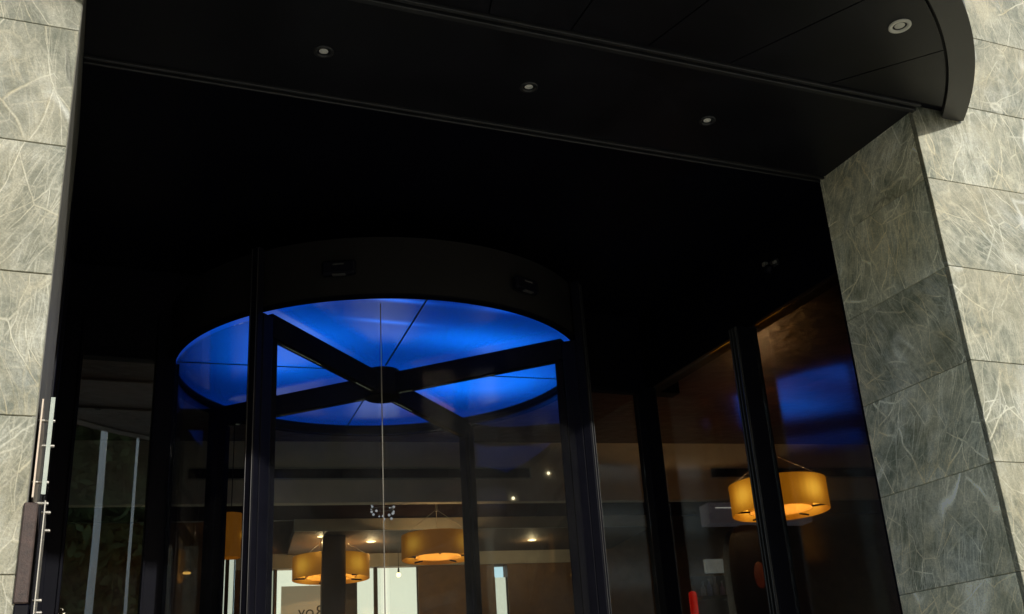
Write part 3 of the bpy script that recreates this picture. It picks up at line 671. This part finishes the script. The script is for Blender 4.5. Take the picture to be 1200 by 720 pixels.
# cylinder lamp on the left
cp = L3(.385, -.55, 3.20)
cy = thing('cylinder_lamp', 'tall slim amber cylinder lamp beside the left drum post', 'lamp', cp[:])
mb = MB(); mb.arc_band((cp.x, cp.y), .079, .085, 3.03, 3.375, 0, 360, 40); mb.build('shade', shade_mat('amber_cylinder_shade', [math.radians(-150), math.radians(-20)], .08, .22), cy, cp[:])
mb = MB(); mb.sphere((cp.x, cp.y, 3.2), .03, 8); mb.build('bulb', glow('warm_bulb_small', (1.0,.6,.2), 3.0, 0), cy)
mb = MB(); mb.tube((cp.x, cp.y, 3.376), (cp.x, cp.y, ZL-.001), .004, n=6); mb.box((cp.x-.08, cp.y-.005, 3.368), (cp.x+.08, cp.y+.005, 3.3745)); mb.build('suspension', M_TRACK, cy)
# small lit disc lamp
p = L3(.01, 1.0, 3.16)
sl_ = thing('small_pendant', 'tiny flat glowing pendant hanging low at the far left of the lobby', 'lamp', p[:])
mb = MB(); mb.lathe((p.x, p.y, 3.15), [(1e-4, 0), (.032, 0), (.036, .008), (.032, .016), (1e-4, .017)], 20); mb.build('disc', glow('orange_disc', (1.0,.5,.12), 1.0, 0), sl_)
mb = MB(); mb.tube((p.x-.03, p.y, 3.176), (p.x-.01, p.y, 4.08), .002, n=6); mb.tube((p.x+.03, p.y, 3.176), (p.x+.01, p.y, 4.08), .002, n=6); mb.build('wires', M_TRACK, sl_)
# bare bulb
p = L3(2.065, 1.8, 3.21)
bb = thing('bare_bulb', 'small bare glowing bulb hanging on a wire in front of the bright window', 'lamp', p[:])
mb = MB(); mb.sphere(p[:], .024, 8); mb.build('bulb', glow('bare_bulb_glow', (1.0,.8,.42), 2.2, 0), bb)
mb = MB(); mb.tube((p.x, p.y, p.z+.022), (p.x, p.y, p.z+.07), .012, .008, 8); mb.tube((p.x, p.y, p.z+.07), (p.x, p.y, 3.529), .0025, n=6); mb.build('holder', M_TRACK, bb)
# crystal pendant
p = L3(1.72, .40, 3.62)
cr = thing('crystal_pendant', 'small cluster of glinting crystal drops on thin wires in the middle of the lobby', 'chandelier', p[:])
rr = random.Random(5)
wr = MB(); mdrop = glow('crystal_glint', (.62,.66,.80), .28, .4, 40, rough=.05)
for k in range(22):
    a = 2*PI*k/11 + rr.uniform(-.2, .2); r_ = .10 + .01*rr.random(); zz = 3.60 + .09*math.sin(a*1.0) + rr.uniform(-.03, .03)
    x, y = p.x + r_*math.cos(a), p.y + r_*math.sin(a)*.9
    mb = MB(); mb.sphere((x, y, zz), rr.uniform(.006, .013), 5); mb.build('drop', mdrop, cr)
for k, z_ in ((0, 3.72), (1, 3.78), (2, 3.84)):
    mb = MB(); mb.sphere((p.x+.10, p.y, z_), .008, 5); mb.build('drop', mdrop, cr); mb = MB(); mb.sphere((p.x-.04, p.y, z_-.03), .006, 5); mb.build('drop', mdrop, cr)
wr.tube((p.x+.10, p.y, 3.60), (p.x+.10, p.y, 4.099), .0015, n=5); wr.tube((p.x-.04, p.y, 3.60), (p.x-.04, p.y, 4.099), .0015, n=5)
wr.arc_band((p.x, p.y), .096, .102, 3.598, 3.604, 0, 360, 24)
wr.build('wires', M_TRACK, cr)
# lobby downlights
for u, d, z, lb in ((1.25, 1.33, 3.53, 'small warm spot in the low lobby ceiling above the amber drum lamp'), (1.77, 1.66, 3.53, 'brightest small warm spot in the low lobby ceiling left of the glass joint'), (2.68, 1.42, 3.53, 'small warm spot in the low lobby ceiling over the right amber lamp'), (3.49, 1.74, 3.53, 'small warm spot in the low lobby ceiling near the right drum post')):
    p = L3(u, d, z)
    t = thing('lobby_spot', lb, 'ceiling light', p[:], 'small lit spots in the lobby ceiling')
    mb = MB(); mb.lathe((p.x, p.y, z), [(1e-4, -.004), (.034, -.003), (.036, .002)], 20); mb.build('lens', glow('spot_glow', (1.0,.78,.42), 2.4, 0), t)
    mb = MB(); mb.lathe((p.x, p.y, z), [(.036, -.002), (.05, -.003), (.052, .001)], 20); mb.build('ring', M_WHITE, t)
    lamp_light((p.x, p.y, z-.06), 1.6, (1.0,.74,.42))
for u, z, lb in ((2.85, 3.60, 'tiny bright spot low on the tan bulkhead behind the revolving door'), (3.20, 3.83, 'tiny bright spot high on the tan bulkhead right of the air slot')):
    p = L3(u, -.01, z)
    t = thing('lobby_spot', lb, 'wall spot', p[:], 'small lit spots in the lobby ceiling')
    mb = MB(); mb.sphere(p[:], .014, 6); mb.build('lens', glow('spot_glow_small', (1.0,.85,.62), 1.6, 0), t)

# ------------------------------------------------------------------ bar side, seen through the right windows
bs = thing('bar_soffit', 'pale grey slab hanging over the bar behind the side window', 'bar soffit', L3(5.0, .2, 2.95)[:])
mb = MB(); mb.box((4.54, -.25, 2.86), (5.20, -.20, 2.98), .004, LM); mb.build('slab', simple('glowing_streaked_slab', (.34,.36,.34), .5, var=.5, scale=9, em=.20), bs)  # slab emits faintly; this glow stands in for light on the bar
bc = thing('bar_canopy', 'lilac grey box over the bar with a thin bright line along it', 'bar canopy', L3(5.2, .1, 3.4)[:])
mb = MB(); mb.box((4.65, -.22, 3.31), (5.7, -.02, 3.50), .004, LM); mb.build('box', simple('glowing_lilac_grey', (.16,.15,.19), .6, em=.10), bc)  # box emits a little of its own colour to look lit
mb = MB(); mb.box((4.72, -.226, 3.445), (5.6, -.2205, 3.453), 0, LM); mb.build('light_line', glow('white_line', (.9,.88,.85), .30, .1), bc)
sh = thing('bar_shelf', 'dark shelf of the back bar carrying a few bottles', 'shelf', L3(5, -.2, 2.69)[:])
mb = MB(); mb.box((4.47, -.26, 2.632), (5.3, -.05, 2.66), .003, LM); mb.box((4.47, -.26, 2.36), (5.3, -.05, 2.385), .003, LM); mb.build('board', M_BLACK, sh)
mb = MB(); mb.box((4.47, -.049, 1.0), (5.3, -.03, 2.86), .003, LM); mb.build('back_panel', simple('bar_back', (.10,.09,.08), .5, var=.5, scale=8), sh)
mb = MB(); mb.box((4.95, -.27, 1.0), (4.98, -.262, 2.86), .002, LM); mb.build('upright', M_RIM, sh)
cols = [((.5,.52,.5), 'clear bottle at the left end of the bar shelf'), ((.30,.34,.5), 'bluish bottle second from the left on the bar shelf'), ((.42,.36,.28), 'pale amber bottle in the middle of the bar shelf'), ((.36,.24,.3), 'pinkish bottle right of the middle of the bar shelf'), ((.4,.2,.12), 'brown bottle at the right end of the bar shelf')]
for k, (c_, lb) in enumerate(cols):
    p = L3(4.53 + k*.062, -.15, 2.6605)
    t = thing('bottle', lb, 'bottle', p[:], 'bottles on the bar shelf')
    s_ = 1 + .12*((k*7) % 3 - 1)
    mb = MB(); mb.lathe(p[:], [(1e-4, 0), (.022, 0), (.024, .006), (.024, .075*s_), (.020, .092*s_), (.009, .108*s_), (.0085, .135*s_)], 16); mb.build('body', simple('bottle_glass', c_, .12, var=.2), t)
    mb = MB(); mb.lathe(p[:], [(.0095, .1355*s_), (.0105, .136*s_), (.0105, .158*s_), (1e-4, .159*s_)], 12); mb.build('cap', M_STEEL, t)
rl = thing('red_lamp', 'glowing red cylinder lamp standing low behind the side window', 'lamp', L3(4.5, -.6, 2.3)[:])
p = L3(4.155, -.75, 0)
mb = MB(); mb.lathe((p.x, p.y, 2.1), [(.034, 0), (.034, .505), (.03, .53), (.016, .54), (1e-4, .542)], 24); mb.build('shade', glow('red_glow', (.85,.012,.004), .20, .7, 7), rl)
mb = MB(); mb.tube((p.x, p.y, .02), (p.x, p.y, 2.099), .02, n=12); mb.lathe((p.x, p.y, .02), [(.16, 0), (.16, .02), (.02, .04)], 24); mb.build('stand', M_FRAME, rl)
# round-topped dark screen in front of the bar
rs_ = thing('rounded_screen', 'black round-topped screen standing before the bar, with a faint red patch', 'screen', L3(5.1, -1.0, 0)[:])
mb = MB(); pts = []
N = 40
for k in range(N):
    a = 2*PI*k/N
    cx, sz = math.copysign(abs(math.cos(a))**.65, math.cos(a)), math.copysign(abs(math.sin(a))**.65, math.sin(a))
    pts.append((4.61 + .215*cx, 2.66 + .48*sz))
V = [L3(u, -1.02, z)[:] for u, z in pts] + [L3(u, -.90, z)[:] for u, z in pts]
mb.add(V, [tuple(range(N)), tuple(range(N, 2*N))[::-1]] + [(k, N+k, N+(k+1) % N, (k+1) % N) for k in range(N)])
mb.box((4.44, -.99, .02), (4.78, -.93, 2.25), .004, LM); mb.build('panel', M_BLACK, rs_)
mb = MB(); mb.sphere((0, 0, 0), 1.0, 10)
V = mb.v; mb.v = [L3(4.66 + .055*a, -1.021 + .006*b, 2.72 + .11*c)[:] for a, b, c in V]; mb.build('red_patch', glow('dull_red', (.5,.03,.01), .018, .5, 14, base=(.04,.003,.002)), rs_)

# ------------------------------------------------------------------ across the street (mirrored in the panes)
m_fac = simple('pale_render', (.26,.23,.19), .85, var=.12, scale=.6)
m_bal = simple('balcony_render', (.80,.77,.70), .85, var=.1, scale=1.0)
m_dkw = simple('dark_window', (.02,.02,.022), .15)
m_trim = simple('stone_trim', (.50,.45,.38), .8)
WIN_ME = {}
def shared(name, key, mat, parent, loc, rotz, make):
    """a copy sharing its mesh with the first of its kind"""
    if key not in WIN_ME:
        mb = MB(); make(mb); o = mb.build(name, mat); WIN_ME[key] = o.data
    else:
        o = bpy.data.objects.new(name, WIN_ME[key]); COL.objects.link(o)
    o.parent = parent; o.location = loc; o.rotation_euler = (0, 0, rotz)
    return o
def apartment(cx, cy, wdt, dep, h, rotz, label, storeys, n, balcony=True, dz=2.95, z0=3.6, bay=False):
    """local frame: the front faces +y, origin at the middle of the front's foot"""
    t = thing('apartment_building', label, 'building', (cx, cy, 0)); t.rotation_euler = (0, 0, rotz); PARENT_LOC[t.name] = Vector((0, 0, 0))
    mb = MB(); mb.box((-wdt/2, -dep, -.12), (wdt/2, 0, h)); mb.build('walls', m_fac, t)
    mb = MB(); mb.box((-wdt/2-.3, -dep-.3, h+.001), (wdt/2+.3, .3, h+.4), .05); mb.build('roof', m_trim, t)
    for k_ in range(storeys):
        z = z0 + k_*dz
        if not balcony:
            mb = MB(); mb.box((-wdt/2-.1, .003, z-.42), (wdt/2+.1, .28, z-.2), .04); mb.box((-wdt/2-.05, .003, z-.60), (wdt/2+.05, .12, z-.421), .03); mb.build('string_course', m_trim, t)
        for k in range(n):
            u = -wdt/2 + wdt*(k+.5)/n
            ww = .75 if (balcony or k % 2) else .42
            wn = shared('window', ('w', ww), m_dkw, t, (u, .003, z), 0, lambda mb: mb.box((-ww, 0, .1 if balcony else .45), (ww, .05, 2.2)))
            if (k*3 + k_*5) % 4 < 3: shared('shutter', ('s', ww), m_trim, wn, (0, 0, 0), 0, lambda mb: [mb.box((-ww+.05, .051, 2.15 - .052*q), (ww-.05, .085, 2.19 - .052*q)) for q in range(16)])
        if balcony:
            for k in range(0, n, 2):
                u = -wdt/2 + wdt*(k+1)/n; hw = wdt/n - .35
                def bal(mb):
                    mb.box((-hw, .1, -.12), (hw, 1.4, 0)); mb.box((-hw, 1.3, .001), (hw, 1.4, 1.0), .02)
                    mb.box((-hw, .1, .001), (-hw+.08, 1.299, 1.0)); mb.box((hw-.08, .1, .001), (hw, 1.299, 1.0))
                bo = shared('balcony', ('b', round(hw, 2)), m_bal, t, (u, .003, z), 0, bal)
                m_ = int(2*hw/.8)
                for q in range(1, m_): shared('post', 'bp', m_dkw, bo, (-hw + 2*hw*q/m_, 0, 0), 0, lambda mb: mb.box((-.025, 1.401, .03), (.025, 1.44, .97)))
        elif bay:
            for k in range(1, n, 2):
                u = -wdt/2 + wdt*(k+.5)/n
                shared('balcony', 'sb', m_bal, t, (u, .003, z), 0, lambda mb: [mb.box((-1.1, .1, .0), (1.1, .9, .12)), mb.box((-1.1, .82, .121), (1.1, .9, .75), .02)])
    return t
apartment(-26, -38.4, 20, 12, 24, 0, 'pale apartment block with long balconies across the street', 6, 8, z0=2.65)
apartment(17.0, -29, 7, 10, 12.5, 0, 'plain narrow apartment block across the street behind the tallest tree, kept to hide sky', 3, 3, False)  # block kept to hide sky from the curved door glass
# flag poles
m_pole = simple('white_painted_pole', (.90,.90,.90), .4, var=.05)
for x, r_, h, lb in ((.53, .085, 9.5, 'thick white flagpole across the pavement mirrored in the left glass'), (1.17, .035, 9.2, 'thin white flagpole mirrored at the right edge of the left glass')):
    t = thing('flagpole', lb, 'flagpole', (x, -8.68, -.12), 'white flagpoles across the street')
    mb = MB(); mb.tube((x, -8.68, -.12), (x, -8.68, h), r_, r_*.7, 16); mb.build('pole', m_pole, t)
    mb = MB(); mb.sphere((x, -8.68, h+.05), .09, 8); mb.build('finial', m_pole, t)
    mb = MB(); mb.lathe((x, -8.68, -.12), [(.25, 0), (.25, .15), (r_+.01, .2)], 16); mb.build('base', m_trim, t)
# trees
def leaf(name, col):
    m, nt, out = nodes(name); L = nt.links.new
    tc = nn(nt, 'ShaderNodeTexCoord'); n = nn(nt, 'ShaderNodeTexNoise', Scale=1.3, Detail=4.0); L(tc.outputs['Object'], n.inputs['Vector'])
    c = mixc(nt, math_n(nt, 'MULTIPLY_ADD', n.outputs['Fac'], 2.4, -.7, True), tuple(x*.45 for x in col), tuple(x*1.5 for x in col))
    d = nn(nt, 'ShaderNodeBsdfDiffuse'); t = nn(nt, 'ShaderNodeBsdfTranslucent'); L(c, d.inputs[0]); L(c, t.inputs[0])
    mx = nn(nt, 'ShaderNodeMixShader'); mx.inputs[0].default_value = .4; L(d.outputs[0], mx.inputs[1]); L(t.outputs[0], mx.inputs[2]); L(mx.outputs[0], out.inputs[0])
    return m
m_leaf = leaf('leaf_green', (.11,.15,.06)); m_leaf2 = leaf('leaf_dark_green', (.10,.135,.06))
m_bark = simple('bark', (.09,.065,.045), .9, var=.4, scale=12, bump=.4)
def leaf_cloud(rng, n, crown, size):
    V = []; F = []
    for i in range(n):
        p = crown(rng); ax = Vector((rng.gauss(0,1), rng.gauss(0,1), rng.gauss(0,1))).normalized(); ay = ax.orthogonal().normalized(); ay.rotate(Matrix.Rotation(rng.uniform(0, 6.28), 3, ax))
        s = size*rng.uniform(.6, 1.4); az_ = ax.cross(ay); o = len(V)
        V += [(p + ay*s)[:], (p + az_*s*.45)[:], (p - ay*s)[:], (p - az_*s*.45)[:]]; F.append((o, o+1, o+2, o+3))
    return V, F
def make_tree(name, label, loc, h, rad, seed, conifer=False, mat=None, n=7000, group=None):
    rng = random.Random(seed)
    t = thing(name, label, 'tree', loc, group)
    x, y, z = loc
    mb = MB(); mb.tube((x, y, z), (x, y, z+h*(.9 if conifer else .55)), rad*.09+.05, .05, 10)
    limbs = []
    if not conifer:
        for k in range(7):
            a = rng.uniform(0, 6.28); q = rad*rng.uniform(.35, .75); z1 = z+h*rng.uniform(.5, .85)
            mb.tube((x, y, z+h*rng.uniform(.3, .5)), (x+q*math.cos(a), y+q*math.sin(a), z1), .09, .02, 7)
    tr = mb.build('trunk', m_bark, t)
    cl = []
    for k in range(48):
        if conifer:
            f = rng.random(); rr = rad*(1-f)**.7*rng.uniform(.3, .9); a = rng.uniform(0, 6.28); cl.append((Vector((x+rr*math.cos(a), y+rr*math.sin(a), z+h*(.12+.86*f))), rad*(.25+.35*(1-f))))
        else:
            a = rng.uniform(0, 6.28); u = rng.uniform(-1, 1); rr = rad*math.sqrt(1-u*u)*rng.uniform(.4, .8); cl.append((Vector((x+rr*math.cos(a), y+rr*math.sin(a), z+h*.66+u*h*.28)), rad*rng.uniform(.28, .45)))
    def crown(r):
        c, s = r.choice(cl); d = Vector((r.gauss(0,1), r.gauss(0,1), r.gauss(0,1))).normalized(); return c + d*s*r.uniform(.5, 1.05)
    V, F = leaf_cloud(rng, n, crown, .22)
    mb = MB(); mb.add(V, F); mb.build('crown', mat or m_leaf, t)
    return t
make_tree('street_tree', 'tall dense dark tree across the street behind the flagpoles', (1.5, -17.0, 0), 12.6, 2.7, 3, False, m_leaf2, 15000, 'street trees across the road')
make_tree('street_tree', 'tall dense dark tree across the street beside the thick flagpole', (-2.3, -18.0, 0), 12.8, 2.9, 4, False, m_leaf2, 15000, 'street trees across the road')
TR = [(2.6, -24, 14.5, 3.3, 'tall tree behind the two dense dark trees, added to fill the sky gap between the flagpoles'), (14.8, -21, 16, 2.8, 'very tall green tree added beside the plain narrow block to hide sky'), (4.2, -21, 10.3, 3.2, 'round green tree right of the conifers across the street'), (9.0, -23, 10.8, 3.4, 'bushy green tree across the street in front of the middle block'), (13.2, -20, 9.6, 2.8, 'low round green tree before the plain block'), (20.5, -26, 10, 2.8, 'small green tree at the far end of the row beyond the plain narrow block')]  # first two trees are added to block sky from the glass reflections
for k, (x, y, h, r_, lb) in enumerate(TR): make_tree('street_tree', lb, (x, y, 0), h, r_, 20+k, False, m_leaf if k % 2 else m_leaf2, 8000, 'street trees across the road')

# ------------------------------------------------------------------ render settings
sc.view_settings.view_transform = 'Standard'; sc.view_settings.look = 'None'; sc.view_settings.use_white_balance = True; sc.view_settings.white_balance_temperature = 6950; sc.view_settings.white_balance_tint = 4
sc.view_settings.exposure = 0.58; sc.view_settings.gamma = 1.0
sc.view_settings.use_curve_mapping = False
sc.render.engine = 'CYCLES'
cy_ = sc.cycles
cy_.use_denoising = True
try: cy_.denoiser = 'OPENIMAGEDENOISE'
except Exception: pass
cy_.max_bounces = 10; cy_.diffuse_bounces = 4; cy_.glossy_bounces = 5; cy_.transparent_max_bounces = 32; cy_.transmission_bounces = 4
cy_.sample_clamp_indirect = 4.0; cy_.caustics_reflective = False; cy_.caustics_refractive = False
